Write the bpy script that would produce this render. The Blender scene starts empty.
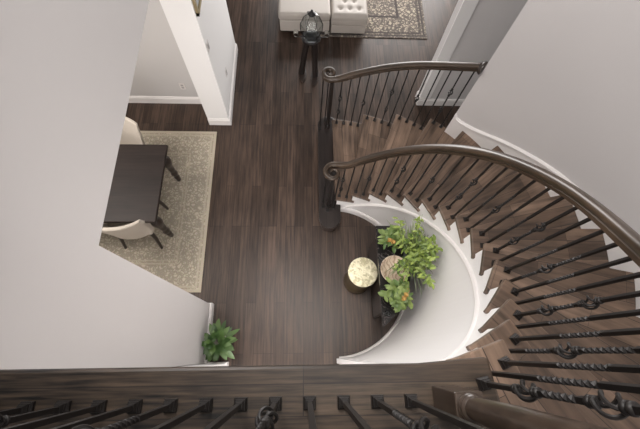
import bpy, bmesh, math, random
from mathutils import Vector, Matrix
from math import sin, cos, pi, radians, sqrt, atan2
rnd = random.Random(7)
S = bpy.context.scene
COL = S.collection

# ------------------------------------------------------------------ camera
cam_d = bpy.data.cameras.new('camera'); cam = bpy.data.objects.new('camera', cam_d); COL.objects.link(cam)
cam_d.sensor_fit = 'HORIZONTAL'; cam_d.sensor_width = 36.0
cam_d.lens = 36.0 * 367.3176 / 640.0
cam_d.clip_start = 0.03
pitch, roll, yaw = 0.36310, 0.11910, -0.12460
Rm = Matrix.Rotation(yaw, 3, 'Z') @ Matrix.Rotation(pitch, 3, 'X') @ Matrix.Rotation(roll, 3, 'Z')
cam.matrix_world = Matrix.Translation((0, 0, 4.4)) @ Rm.to_4x4()
S.camera = cam

# ------------------------------------------------------------------ light
W = bpy.data.worlds.new('world'); S.world = W; W.use_nodes = True
W.node_tree.nodes['Background'].inputs[0].default_value = (1.0, 0.975, 0.955, 1)
W.node_tree.nodes['Background'].inputs[1].default_value = 0.20

def area(name, loc, size, power, rot=(0, 0, 0), color=(1, 0.94, 0.88)):
    l = bpy.data.lights.new(name, 'AREA'); l.shape = 'RECTANGLE'; l.size, l.size_y = size
    l.energy = power; l.color = color
    o = bpy.data.objects.new(name, l); COL.objects.link(o); o.location = loc; o.rotation_euler = rot
    return o
fd = area('foyer_downlights', (0.35, 0.75, 5.7), (1.0, 1.0), 8); fd.data.spread = radians(62)
area('upper_left_fill', (-0.98, 1.5, 5.0), (2.4, 1.1), 145, (0, radians(-62), 0), (1, 0.97, 0.95))  # added out-of-view fill, not a known window; brightens outer wall, treads and well
area('entry_daylight', (0.0, -2.55, 1.35), (1.1, 2.2), 80, (radians(90), 0, 0), (1, 0.97, 0.95))
area('dining_fill_light', (-2.9, 1.7, 2.82), (1.2, 1.2), 55)  # fill added under the ceiling to brighten the dining room, no known lamp
area('living_window_light', (1.5, 7.6, 1.55), (3.8, 2.6), 260, (radians(-90), 0, 0), (1, 0.97, 0.95))

S.view_settings.view_transform = 'Standard'; S.view_settings.look = 'None'
S.view_settings.gamma = 1.0; S.view_settings.use_curve_mapping = False
S.view_settings.exposure = 0.19

# ------------------------------------------------------------------ materials
def new_mat(name):
    m = bpy.data.materials.new(name); m.use_nodes = True
    nt = m.node_tree; b = nt.nodes['Principled BSDF']
    return m, nt, b
def node(nt, t, **kw):
    n = nt.nodes.new(t)
    for k, v in kw.items(): setattr(n, k, v)
    return n
def plain(name, col, rough=0.5, metal=0.0, spec=0.5, noise=0.0, scale=20, bump=0.0, coat=0.0):
    m, nt, b = new_mat(name)
    b.inputs['Base Color'].default_value = (*col, 1); b.inputs['Roughness'].default_value = rough
    b.inputs['Metallic'].default_value = metal; b.inputs['Specular IOR Level'].default_value = spec
    b.inputs['Coat Weight'].default_value = coat
    tc = node(nt, 'ShaderNodeTexCoord'); nz = node(nt, 'ShaderNodeTexNoise')
    nz.inputs['Scale'].default_value = scale; nz.inputs['Detail'].default_value = 4
    nt.links.new(tc.outputs['Object'], nz.inputs['Vector'])
    mx = node(nt, 'ShaderNodeMixRGB', blend_type='MIX')
    mx.inputs[1].default_value = (*[c * (1 - noise) for c in col], 1); mx.inputs[2].default_value = (*[min(1, c * (1 + noise)) for c in col], 1)
    nt.links.new(nz.outputs['Fac'], mx.inputs[0]); nt.links.new(mx.outputs[0], b.inputs['Base Color'])
    if bump:
        bp = node(nt, 'ShaderNodeBump'); bp.inputs['Strength'].default_value = bump; bp.inputs['Distance'].default_value = 0.01
        nt.links.new(nz.outputs['Fac'], bp.inputs['Height']); nt.links.new(bp.outputs[0], b.inputs['Normal'])
    return m
def wood(name, ca, cb, row=0.115, length=1.3, coord='Object', rot=0.0, rough=0.38, grain=0.5, mortar=0.0022, mcol=(0.012, 0.008, 0.006), gscale=1.0, coat=0.0, lowf=0.8, spec=0.5):
    m, nt, b = new_mat(name); b.inputs['Specular IOR Level'].default_value = spec
    tc = node(nt, 'ShaderNodeTexCoord'); mp = node(nt, 'ShaderNodeMapping'); mp.inputs['Rotation'].default_value = (0, 0, rot)
    nt.links.new(tc.outputs[coord], mp.inputs['Vector'])
    br = node(nt, 'ShaderNodeTexBrick'); br.offset = 0.37; br.offset_frequency = 3; br.squash = 1.0
    br.inputs['Color1'].default_value = (*ca, 1); br.inputs['Color2'].default_value = (*cb, 1); br.inputs['Mortar'].default_value = (*mcol, 1)
    br.inputs['Scale'].default_value = 1.0; br.inputs['Mortar Size'].default_value = mortar; br.inputs['Mortar Smooth'].default_value = 0.3
    br.inputs['Bias'].default_value = 0.0; br.inputs['Brick Width'].default_value = length; br.inputs['Row Height'].default_value = row
    nt.links.new(mp.outputs[0], br.inputs['Vector'])
    m2 = node(nt, 'ShaderNodeMapping'); m2.inputs['Scale'].default_value = (2.2 * gscale, 42 * gscale, 20 * gscale)
    nt.links.new(mp.outputs[0], m2.inputs['Vector'])
    nz = node(nt, 'ShaderNodeTexNoise'); nz.inputs['Scale'].default_value = 1.0; nz.inputs['Detail'].default_value = 5; nz.inputs['Roughness'].default_value = 0.6
    nt.links.new(m2.outputs[0], nz.inputs['Vector'])
    m3 = node(nt, 'ShaderNodeMapping'); m3.inputs['Scale'].default_value = (2.0, 5.0, 3.0); nt.links.new(mp.outputs[0], m3.inputs['Vector'])
    n2 = node(nt, 'ShaderNodeTexNoise'); n2.inputs['Scale'].default_value = 1.3; n2.inputs['Detail'].default_value = 3; nt.links.new(m3.outputs[0], n2.inputs['Vector'])
    ad = node(nt, 'ShaderNodeMath', operation='MULTIPLY_ADD'); ad.inputs[1].default_value = lowf; nt.links.new(n2.outputs['Fac'], ad.inputs[0]); nt.links.new(nz.outputs['Fac'], ad.inputs[2])
    mr = node(nt, 'ShaderNodeMapRange'); mr.inputs[1].default_value = 0.5 * (1 + lowf) - 0.24; mr.inputs[2].default_value = 0.5 * (1 + lowf) + 0.24
    mr.inputs[3].default_value = 1 - grain; mr.inputs[4].default_value = 1 + grain
    nt.links.new(ad.outputs[0], mr.inputs[0])
    mx = node(nt, 'ShaderNodeMixRGB', blend_type='MULTIPLY'); mx.inputs[0].default_value = 1.0
    nt.links.new(br.outputs['Color'], mx.inputs[1]); nt.links.new(mr.outputs[0], mx.inputs[2]); nt.links.new(mx.outputs[0], b.inputs['Base Color'])
    rr = node(nt, 'ShaderNodeMapRange'); rr.inputs[3].default_value = rough - 0.07; rr.inputs[4].default_value = rough + 0.12
    nt.links.new(nz.outputs['Fac'], rr.inputs[0]); nt.links.new(rr.outputs[0], b.inputs['Roughness'])
    bp = node(nt, 'ShaderNodeBump'); bp.inputs['Strength'].default_value = 0.25; bp.inputs['Distance'].default_value = 0.004
    nt.links.new(mx.outputs[0], bp.inputs['Height']); nt.links.new(bp.outputs[0], b.inputs['Normal'])
    b.inputs['Coat Weight'].default_value = coat
    return m
def leafmat(name, ca, cb):
    m, nt, b = new_mat(name)
    g = node(nt, 'ShaderNodeNewGeometry'); r = node(nt, 'ShaderNodeValToRGB')
    r.color_ramp.elements[0].color = (*ca, 1); r.color_ramp.elements[1].color = (*cb, 1)
    nt.links.new(g.outputs['Random Per Island'], r.inputs[0]); nt.links.new(r.outputs[0], b.inputs['Base Color'])
    b.inputs['Roughness'].default_value = 0.45
    b.inputs['Subsurface Weight'].default_value = 0.0
    return m
def rugmat(name, light, mid, dark, w, l, scale, thr, bands):
    """ornamental rug: UV in metres, bands = list of (distance from edge, colour index)"""
    m, nt, b = new_mat(name); L = nt.links.new
    tc = node(nt, 'ShaderNodeTexCoord'); sp = node(nt, 'ShaderNodeSeparateXYZ'); L(tc.outputs['UV'], sp.inputs[0])
    def mth(op, a, c=None):
        n = node(nt, 'ShaderNodeMath', operation=op)
        for i, q in enumerate((a, c)):
            if q is None: continue
            if isinstance(q, (int, float)): n.inputs[i].default_value = q
            else: L(q, n.inputs[i])
        return n.outputs[0]
    dx = mth('MINIMUM', sp.outputs[0], mth('SUBTRACT', w, sp.outputs[0])); dy = mth('MINIMUM', sp.outputs[1], mth('SUBTRACT', l, sp.outputs[1]))
    d = mth('MINIMUM', dx, dy)
    nz = node(nt, 'ShaderNodeTexNoise'); nz.inputs['Scale'].default_value = scale * 0.5; nz.inputs['Detail'].default_value = 2; L(tc.outputs['UV'], nz.inputs['Vector'])
    ad = node(nt, 'ShaderNodeMixRGB', blend_type='ADD'); ad.inputs[0].default_value = 0.09; L(tc.outputs['UV'], ad.inputs[1]); L(nz.outputs['Color'], ad.inputs[2])
    vo = node(nt, 'ShaderNodeTexVoronoi', feature='DISTANCE_TO_EDGE'); vo.inputs['Scale'].default_value = scale; L(ad.outputs[0], vo.inputs['Vector'])
    v2 = node(nt, 'ShaderNodeTexVoronoi'); v2.inputs['Scale'].default_value = scale * 0.55; L(ad.outputs[0], v2.inputs['Vector'])
    ring = mth('ABSOLUTE', mth('SUBTRACT', v2.outputs['Distance'], 0.45))
    pat = mth('MINIMUM', vo.outputs['Distance'], ring)
    n3 = node(nt, 'ShaderNodeTexNoise'); n3.inputs['Scale'].default_value = 6; n3.inputs['Detail'].default_value = 6; L(tc.outputs['UV'], n3.inputs['Vector'])
    pr = node(nt, 'ShaderNodeMapRange'); pr.inputs[1].default_value = thr; pr.inputs[2].default_value = thr + 0.10; L(mth('MULTIPLY', pat, mth('ADD', n3.outputs['Fac'], 0.5)), pr.inputs[0])
    c1 = node(nt, 'ShaderNodeMixRGB'); c1.inputs[1].default_value = (*mid, 1); c1.inputs[2].default_value = (*light, 1); L(pr.outputs[0], c1.inputs[0])
    rp = node(nt, 'ShaderNodeValToRGB'); rp.color_ramp.interpolation = 'CONSTANT'
    el = rp.color_ramp.elements; el[0].position = 0; el[0].color = (bands[0][1],) * 3 + (1,); el[1].position = bands[1][0]; el[1].color = (bands[1][1],) * 3 + (1,)
    for p, v in bands[2:]:
        e = el.new(p); e.color = (v, v, v, 1)
    L(d, rp.inputs[0])
    c2 = node(nt, 'ShaderNodeMixRGB'); L(rp.outputs[0], c2.inputs[0]); L(c1.outputs[0], c2.inputs[1]); c2.inputs[2].default_value = (*dark, 1)
    n4 = node(nt, 'ShaderNodeTexNoise'); n4.inputs['Scale'].default_value = 160; L(tc.outputs['UV'], n4.inputs['Vector'])
    c3 = node(nt, 'ShaderNodeMixRGB', blend_type='MULTIPLY'); c3.inputs[0].default_value = 0.5; L(c2.outputs[0], c3.inputs[1]); L(n4.outputs['Color'], c3.inputs[2])
    L(c3.outputs[0], b.inputs['Base Color']); b.inputs['Roughness'].default_value = 0.95; b.inputs['Specular IOR Level'].default_value = 0.1
    return m
def glassmat(name):
    m, nt, b = new_mat(name)
    b.inputs['Base Color'].default_value = (0.9, 0.93, 0.93, 1); b.inputs['Roughness'].default_value = 0.03
    b.inputs['Transmission Weight'].default_value = 1.0; b.inputs['IOR'].default_value = 1.12
    return m

M_floor = wood('floor_wood', (0.034, 0.0205, 0.014), (0.070, 0.045, 0.033), row=0.112, length=1.5, rot=radians(90), rough=0.36, grain=0.75, gscale=0.95, lowf=0.3, spec=0.4)
M_tread = wood('tread_wood', (0.080, 0.051, 0.035), (0.185, 0.124, 0.088), row=0.098, length=0.62, coord='UV', rough=0.36, grain=0.55, mortar=0.0014, mcol=(0.03, 0.02, 0.015))
M_landing = wood('landing_wood', (0.030, 0.019, 0.012), (0.056, 0.038, 0.025), row=0.083, length=2.6, rough=0.42, grain=0.99, mortar=0.0015, gscale=2.3, lowf=0.6)
M_bull = wood('bullnose_wood', (0.020, 0.014, 0.012), (0.028, 0.020, 0.018), row=0.14, length=3, rot=radians(90), rough=0.3, grain=0.3, mortar=0.0012)
M_rail = wood('handrail_wood', (0.045, 0.028, 0.017), (0.054, 0.035, 0.022), row=5, length=9, coord='UV', rough=0.33, grain=0.5, mortar=0.0, coat=0.08)
M_post = wood('post_wood', (0.045, 0.030, 0.022), (0.060, 0.042, 0.030), row=5, length=9, rot=0, rough=0.3, grain=0.45, mortar=0.0, coat=0.2)
M_black = plain('black_post', (0.018, 0.014, 0.013), 0.3, coat=0.2)
M_iron = plain('wrought_iron', (0.016, 0.0135, 0.0125), 0.45, metal=0.25, noise=0.25, scale=60)
M_wall = plain('wall_paint', (0.64, 0.615, 0.61), 0.75, spec=0.25, noise=0.012, scale=3)
M_wallg = plain('wall_paint_grey', (0.57, 0.55, 0.54), 0.8, spec=0.2, noise=0.012, scale=3)
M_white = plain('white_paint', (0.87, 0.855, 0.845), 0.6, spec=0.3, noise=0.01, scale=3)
M_trim = plain('trim_paint', (0.83, 0.80, 0.785), 0.38, spec=0.45)
M_string = plain('stringer_paint', (0.74, 0.71, 0.685), 0.5, spec=0.4)
M_table = wood('table_wood', (0.018, 0.0115, 0.0095), (0.026, 0.0175, 0.015), row=0.23, length=4, spec=0.3, rough=0.5, grain=0.4, mortar=0.001)
M_dkwood = plain('espresso_wood', (0.032, 0.022, 0.018), 0.35, noise=0.2, scale=30, coat=0.2)
M_cream = plain('cream_upholstery', (0.62, 0.56, 0.49), 0.85, spec=0.2, noise=0.05, scale=90, bump=0.1)
M_leather = plain('cream_leather', (0.50, 0.455, 0.41), 0.5, spec=0.4, noise=0.03, scale=60, bump=0.08)
M_pot = plain('dark_pot', (0.02, 0.025, 0.035), 0.3)
M_pot2 = plain('grey_pot', (0.28, 0.25, 0.23), 0.6)
M_soil = plain('soil', (0.05, 0.035, 0.025), 0.95)
M_gold = plain('brass', (0.50, 0.36, 0.16), 0.4, metal=0.9)
M_frame = plain('gilt_frame', (0.42, 0.34, 0.20), 0.4, metal=0.5)
M_art = plain('art_print', (0.40, 0.42, 0.44), 0.6, noise=0.4, scale=9)
M_plate = plain('switch_plastic', (0.72, 0.68, 0.66), 0.35)
M_dkplastic = plain('socket_plastic', (0.38, 0.36, 0.35), 0.4)
M_glass = glassmat('clear_glass')
M_leafA = leafmat('leaf_bright', (0.060, 0.120, 0.016), (0.36, 0.46, 0.10))
M_leafB = leafmat('leaf_grass', (0.10, 0.14, 0.05), (0.34, 0.40, 0.20))
M_leafC = leafmat('leaf_deep', (0.028, 0.068, 0.018), (0.115, 0.195, 0.055))
M_leafD = leafmat('leaf_mixed', (0.07, 0.14, 0.028), (0.29, 0.37, 0.11))
M_flower = leafmat('orange_bloom', (0.35, 0.16, 0.03), (0.60, 0.40, 0.12))
M_rugd = rugmat('dining_rug', (0.74, 0.66, 0.53), (0.47, 0.42, 0.34), (0.66, 0.585, 0.465), 3.6, 2.19, 24, 0.05,
                [(0, 1), (0.035, 0.0), (0.05, 0.75), (0.075, 0), (0.33, 0.8), (0.35, 0), (0.37, 0.7), (0.385, 0)])
M_rugl = rugmat('living_rug', (0.62, 0.54, 0.43), (0.19, 0.165, 0.15), (0.12, 0.105, 0.10), 1.75, 2.6, 20, 0.055,
                [(0, 0.25), (0.03, 0.9), (0.06, 0.2), (0.08, 0.85), (0.12, 0.0), (0.42, 1), (0.46, 0)])
def hammered():
    m, nt, b = new_mat('hammered_gold'); L = nt.links.new
    tc = node(nt, 'ShaderNodeTexCoord'); vo = node(nt, 'ShaderNodeTexWave', wave_type='RINGS'); vo.inputs['Scale'].default_value = 11; vo.inputs['Distortion'].default_value = 9
    vo.inputs['Detail'].default_value = 3; vo.inputs['Detail Scale'].default_value = 1.6
    L(tc.outputs['Object'], vo.inputs['Vector'])
    r = node(nt, 'ShaderNodeValToRGB'); r.color_ramp.elements[0].color = (0.58, 0.53, 0.33, 1); r.color_ramp.elements[1].color = (0.86, 0.80, 0.58, 1)
    r.color_ramp.elements[1].position = 0.6
    L(vo.outputs['Fac'], r.inputs[0]); L(r.outputs[0], b.inputs['Base Color']); b.inputs['Metallic'].default_value = 0.25; b.inputs['Roughness'].default_value = 0.45
    bp = node(nt, 'ShaderNodeBump'); bp.inputs['Strength'].default_value = 0.5; bp.inputs['Distance'].default_value = 0.01; L(vo.outputs['Fac'], bp.inputs['Height']); L(bp.outputs[0], b.inputs['Normal'])
    return m
M_stool = hammered()
M_stoolside = plain('bronze_side', (0.12, 0.085, 0.04), 0.4, metal=0.6, noise=0.3, scale=25)
def marble():
    m, nt, b = new_mat('black_marble'); L = nt.links.new
    tc = node(nt, 'ShaderNodeTexCoord'); nz = node(nt, 'ShaderNodeTexNoise'); nz.inputs['Scale'].default_value = 5; nz.inputs['Detail'].default_value = 8; nz.inputs['Distortion'].default_value = 1.5
    L(tc.outputs['Object'], nz.inputs['Vector'])
    r = node(nt, 'ShaderNodeValToRGB'); e = r.color_ramp.elements
    e[0].position = 0.49; e[0].color = (0.02, 0.018, 0.018, 1); e[1].position = 0.51; e[1].color = (0.02, 0.018, 0.018, 1)
    k = e.new(0.5); k.color = (0.16, 0.14, 0.135, 1)
    L(nz.outputs['Fac'], r.inputs[0]); L(r.outputs[0], b.inputs['Base Color']); b.inputs['Roughness'].default_value = 0.12
    return m
M_marble = marble()
def bowlwood():
    m, nt, b = new_mat('carved_bowl'); L = nt.links.new
    tc = node(nt, 'ShaderNodeTexCoord'); wv = node(nt, 'ShaderNodeTexWave'); wv.inputs['Scale'].default_value = 6; wv.inputs['Distortion'].default_value = 14; wv.inputs['Detail Scale'].default_value = 1.5
    L(tc.outputs['Object'], wv.inputs['Vector'])
    r = node(nt, 'ShaderNodeValToRGB'); r.color_ramp.elements[0].color = (0.46, 0.33, 0.23, 1); r.color_ramp.elements[1].color = (0.72, 0.60, 0.47, 1); r.color_ramp.elements[1].position = 0.5
    L(wv.outputs['Fac'], r.inputs[0]); L(r.outputs[0], b.inputs['Base Color']); b.inputs['Roughness'].default_value = 0.5
    return m
M_bowl = bowlwood()

# ------------------------------------------------------------------ mesh helpers
class MB:
    def __init__(s): s.v = []; s.f = []; s.uv = {}
    def add(s, vs, fs, uvs=None):
        o = len(s.v); s.v += [tuple(p) for p in vs]
        for i, f in enumerate(fs):
            s.f.append(tuple(o + k for k in f))
            if uvs: s.uv[len(s.f) - 1] = [uvs[k] for k in f]
        return s
    def box(s, x0, x1, y0, y1, z0, z1):
        v = [(x, y, z) for z in (z0, z1) for x, y in ((x0, y0), (x1, y0), (x1, y1), (x0, y1))]
        return s.add(v, [(3, 2, 1, 0), (4, 5, 6, 7), (0, 1, 5, 4), (1, 2, 6, 5), (2, 3, 7, 6), (3, 0, 4, 7)])
    def prism(s, pts, z0, z1, uvs=None):
        n = len(pts); v = [(x, y, z0) for x, y in pts] + [(x, y, z1) for x, y in pts]
        uu = (list(uvs) * 2) if uvs else None
        return s.add(v, [tuple(range(n))[::-1], tuple(range(n, 2 * n))] + [(i, (i + 1) % n, n + (i + 1) % n, n + i) for i in range(n)], uu)
    def lathe(s, prof, n=24, c=(0, 0), caps=True):
        vs = []; fs = []
        for r, z in prof:
            for i in range(n): vs.append((c[0] + r * cos(2 * pi * i / n), c[1] + r * sin(2 * pi * i / n), z))
        for j in range(len(prof) - 1):
            for i in range(n): fs.append((j * n + i, j * n + (i + 1) % n, (j + 1) * n + (i + 1) % n, (j + 1) * n + i))
        if caps:
            fs.append(tuple(range(n))[::-1]); fs.append(tuple((len(prof) - 1) * n + i for i in range(n)))
        return s.add(vs, fs)
    def tube(s, path, rad, n=8, caps=True):
        """round tube along a path; rad number or list"""
        P = [Vector(p) for p in path]; m = len(P); vs = []; fs = []
        up = Vector((0, 0, 1)); prev = None
        for j, p in enumerate(P):
            t = (P[min(j + 1, m - 1)] - P[max(j - 1, 0)]).normalized()
            a = prev if prev else (up if abs(t.z) < 0.9 else Vector((1, 0, 0)))
            x = (a - t * a.dot(t)).normalized(); prev = x; y = t.cross(x)
            r = rad[j] if isinstance(rad, (list, tuple)) else rad
            for i in range(n): vs.append(p + (x * cos(2 * pi * i / n) + y * sin(2 * pi * i / n)) * r)
        for j in range(m - 1):
            for i in range(n): fs.append((j * n + i, j * n + (i + 1) % n, (j + 1) * n + (i + 1) % n, (j + 1) * n + i))
        if caps: fs.append(tuple(range(n))[::-1]); fs.append(tuple((m - 1) * n + i for i in range(n)))
        return s.add(vs, fs)
    def sweep(s, path, prof, scale=None):
        """sweep a closed (side, up) profile along a path, up stays vertical; UV = (along, around)"""
        P = [Vector(p) for p in path]; m = len(P); n = len(prof); vs = []; fs = []; uv = []; d = 0
        for j, p in enumerate(P):
            if j: d += (P[j] - P[j - 1]).length
            t = (P[min(j + 1, m - 1)] - P[max(j - 1, 0)]).normalized()
            side = Vector((t.y, -t.x, 0)); side.normalize(); up = side.cross(t)
            k = scale[j] if scale else 1
            for i, (a, b) in enumerate(prof): vs.append(p + side * a * k + up * b * k); uv.append((d, i * 0.012))
        for j in range(m - 1):
            for i in range(n): fs.append((j * n + i, j * n + (i + 1) % n, (j + 1) * n + (i + 1) % n, (j + 1) * n + i))
        fs.append(tuple(range(n))[::-1]); fs.append(tuple((m - 1) * n + i for i in range(n)))
        return s.add(vs, fs, uv)
    def build(s, name, mat, parent=None, smooth=None, bevel=0.0, loc=None, segs=2):
        me = bpy.data.meshes.new(name); me.from_pydata(s.v, [], s.f)
        if s.uv:
            ul = me.uv_layers.new(name='UVMap')
            for p in me.polygons:
                if p.index in s.uv:
                    for li, uvc in zip(p.loop_indices, s.uv[p.index]): ul.data[li].uv = uvc[:2]
        bm = bmesh.new(); bm.from_mesh(me); bmesh.ops.recalc_face_normals(bm, faces=bm.faces); 
        if smooth is not None:
            for f in bm.faces: f.smooth = True
            for e in bm.edges:
                if len(e.link_faces) == 2 and e.calc_face_angle(0) > radians(smooth): e.smooth = False
        bm.to_mesh(me); bm.free(); me.materials.append(mat)
        o = bpy.data.objects.new(name, me); COL.objects.link(o)
        if parent: o.parent = parent
        if loc: o.location = loc
        if bevel:
            b = o.modifiers.new('bevel', 'BEVEL'); b.width = bevel; b.segments = segs; b.limit_method = 'ANGLE'; b.angle_limit = radians(40)
        return o
def empty(name, loc=(0, 0, 0), rz=0):
    o = bpy.data.objects.new(name, None); COL.objects.link(o); o.location = loc; o.rotation_euler = (0, 0, rz); o.empty_display_size = 0.1
    return o
def tag(o, label, cat, group=None):
    o['label'] = label; o['category'] = cat
    if group: o['group'] = group
    return o
def struct(o, label, cat):
    o['kind'] = 'structure'; o['label'] = label; o['category'] = cat; return o
def share(o, name, parent, loc, rz=0.0):
    c = o.copy(); c.name = name; COL.objects.link(c); c.parent = parent; c.location = loc; c.rotation_euler = (0, 0, rz); return c

# ------------------------------------------------------------------ stair geometry
CX, CY = 0.34688, 0.83228          # well centre
OXC, OYC = CX - 0.0795, CY + 0.0171  # outer arc centre
RI, RO = 0.8814, 1.9341
T0, DT = radians(97.34994), radians(10.951346)
HR = 0.190454
LZ = 17 * HR                       # upper landing level 3.238
def pin(k, r): a = T0 - DT * k; return (CX + r * cos(a), CY + r * sin(a))
def pout(k, r): a = T0 - DT * k; return (OXC + r * cos(a), OYC + r * sin(a))
def lerp_tab(tab, x):
    if x <= tab[0][0]: return tab[0][1]
    for (a, u), (b, v) in zip(tab, tab[1:]):
        if x <= b:
            t = (x - a) / (b - a); return u + (v - u) * t
    return tab[-1][1]

# ------------------------------------------------------------------ room shell
XL = -1.025    # face of the far wall end
XN = -1.05     # face of the near wall and the header
WT = 5.7
fl = MB(); fl.box(-4.7, 4.0, -2.7, 8.0, -0.1, 0.0)
struct(fl.build('floor', M_floor), 'dark brown hardwood plank floor of the lower storey', 'floor')
w = MB(); w.box(-1.31, XN, -0.09, 0.53, 0, WT); w.box(-1.31, XN, 0.53, 3.0, 2.535, WT)
struct(w.build('wall_left', M_wall), 'tall off-white wall with the wide dining room opening', 'wall')
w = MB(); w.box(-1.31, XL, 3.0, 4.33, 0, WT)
struct(w.build('wall_left_end', M_white), 'narrow wall end beyond the dining room opening, coloured whiter to look lit', 'wall')  # same paint as the left wall; its brighter light is put into a whiter colour
w = MB(); w.box(-4.6, -0.835, -2.6, -0.095, 0, 2.96)
struct(w.build('wall_front', M_white), 'white wall under the landing behind the leafy floor plant', 'wall')
w = MB(); w.box(-4.6, -1.31, 3.35, 3.47, 0, 3.0)
struct(w.build('wall_dining_back', M_wallg), 'grey wall at the far side of the dining room', 'wall')
w = MB(); w.box(-4.7, -4.6, -0.1, 3.47, 0, 3.0)
struct(w.build('wall_dining_side', M_wallg), 'far side wall of the dining room', 'wall')
w = MB(); w.box(-4.7, -1.31, -0.095, 3.47, 2.9, 3.0)
struct(w.build('ceiling_dining', M_white), 'white dining room ceiling', 'ceiling')
w = MB(); w.box(-4.0, 4.0, 7.9, 8.0, 0, WT)
struct(w.build('wall_back', M_wall), 'living room back wall', 'wall')
w = MB(); w.box(1.655, 3.2, 3.385, 3.53, 0, WT)
struct(w.build('wall_right', M_wall), 'grey wall stub between the living room and the staircase', 'wall')
w = MB(); w.box(1.64, 1.795, 3.365, 3.385, 0.16, WT)
struct(w.build('trim_1', M_white, bevel=0.004), 'flat white casing on the wall stub beside the stairs', 'trim')
w = MB(); w.box(0.415, 0.60, -2.6, -0.052, 0, 2.96)
struct(w.build('wall_hall_right', M_white), 'white wall under the landing at the stair well end', 'wall')
w = MB(); w.box(-0.835, 0.415, -2.7, -2.6, 0, 2.96)
struct(w.build('wall_hall_back', M_wall), 'back wall of the hall under the landing', 'wall')

# curved outer stair wall
KW = 4.50
def arc_wall(r0, r1, a0, a1, z0, z1, n, c):
    m = MB(); vs = []; fs = []
    for i in range(n + 1):
        a = a0 + (a1 - a0) * i / n
        for r in (r0, r1):
            for z in (z0, z1): vs.append((c[0] + r * cos(a), c[1] + r * sin(a), z))
    for i in range(n):
        o = 4 * i
        fs += [(o, o + 4, o + 5, o + 1), (o + 2, o + 3, o + 7, o + 6), (o + 1, o + 5, o + 7, o + 3), (o, o + 2, o + 6, o + 4)]
    fs += [(0, 1, 3, 2), (4 * n, 4 * n + 2, 4 * n + 3, 4 * n + 1)]
    m.add(vs, fs); return m
RW = 1.952
m = arc_wall(RW, RW + 0.13, T0 - DT * KW, radians(-78.5), 0, WT, 90, (OXC, OYC))
struct(m.build('wall_stair_outer', M_wall, smooth=40), 'tall curved off-white wall around the outside of the staircase', 'wall')

w = MB(); w.box(0.662, 0.80, -2.6, -1.04, 0, WT)
struct(w.build('wall_landing_right', M_wall), 'off-white wall continuing the curved stair wall along the landing', 'wall')
# inner curved wall of the well: its top follows the treads in steps
RWI = RI + 0.012
m = MB()
for k in range(1, 17):
    a0 = T0 - DT * k; a1 = T0 - DT * (k + 1)
    if k == 16: a1 = radians(-88.5)
    top = (k + 1) * HR - 0.036 if k < 16 else LZ - 0.27
    sub = 4; vs = []; fs = []
    for i in range(sub + 1):
        a = a0 + (a1 - a0) * i / sub
        for r in (RWI, RWI + 0.05):
            for z in (0, top): vs.append((CX + r * cos(a), CY + r * sin(a), z))
    for i in range(sub):
        o = 4 * i; fs += [(o, o + 4, o + 5, o + 1), (o + 2, o + 3, o + 7, o + 6), (o + 1, o + 5, o + 7, o + 3)]
    fs += [(0, 1, 3, 2), (4 * sub, 4 * sub + 2, 4 * sub + 3, 4 * sub + 1)]
    m.add(vs, fs)
bmw = m.build('wall_stair_well', M_white, smooth=40)
struct(bmw, 'white curved inner wall of the stair well, stepping up under the treads', 'wall')

# baseboards
def base_run(m, pts, h=0.135, t=0.016):
    """moulded baseboard along a polyline (room side on the right of travel)"""
    prof = [(0, 0), (t, 0), (t, h - 0.03), (t * 0.6, h - 0.022), (t * 0.6, h - 0.006), (t * 0.2, h), (0, h)]
    n = len(prof)
    P = [Vector((x, y, 0)) for x, y in pts]; vs = []; fs = []
    for j, p in enumerate(P):
        d1 = (P[j] - P[j - 1]).normalized() if j else (P[1] - P[0]).normalized()
        d2 = (P[j + 1] - P[j]).normalized() if j < len(P) - 1 else d1
        s1 = Vector((d1.y, -d1.x, 0)); s2 = Vector((d2.y, -d2.x, 0)); b = (s1 + s2).normalized(); k = 1 / max(0.4, b.dot(s1))
        for a, z in prof: vs.append(p + b * a * k + Vector((0, 0, z)))
    for j in range(len(P) - 1):
        for i in range(n): fs.append((j * n + i, j * n + (i + 1) % n, (j + 1) * n + (i + 1) % n, (j + 1) * n + i))
    fs.append(tuple(range(n))[::-1]); fs.append(tuple((len(P) - 1) * n + i for i in range(n)))
    m.add(vs, fs)
m = MB(); base_run(m, [(-1.31, 3.0), (XL, 3.0), (XL, 4.33), (-1.31, 4.33)])
struct(m.build('baseboard_left_end', M_trim), 'white moulded baseboard round the foot of the narrow wall end', 'baseboard')
m = MB(); base_run(m, [(XN, -0.095), (XN, 0.53), (-1.31, 0.53)])
struct(m.build('baseboard_left', M_trim), 'white moulded baseboard along the left wall', 'baseboard')
m = MB(); base_run(m, [(-0.835, -2.6), (-0.835, -0.095), (XN + 0.016, -0.095)])
struct(m.build('baseboard_front', M_trim), 'white baseboard behind the leafy floor plant', 'baseboard')
m = MB(); base_run(m, [(-4.6, 3.35), (-1.33, 3.35)])
struct(m.build('baseboard_dining', M_trim), 'white baseboard on the dining room back wall', 'baseboard')
m = MB(); base_run(m, [(1.655, 3.53), (1.655, 3.385), (3.2, 3.385)])
struct(m.build('baseboard_right', M_trim), 'white baseboard of the wall stub beside the stairs', 'baseboard')
m = MB()
pts = [pin(k, RWI) for k in [1.05 + i * 0.25 for i in range(64)] if T0 - DT * k > radians(-86)]
base_run(m, pts[:-1] + [(0.415, -0.058), (0.415, -2.55)], h=0.125, t=0.016)
struct(m.build('baseboard_stair_well', M_trim, smooth=30), 'white baseboard curving round the foot of the stair well wall', 'baseboard')
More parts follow.
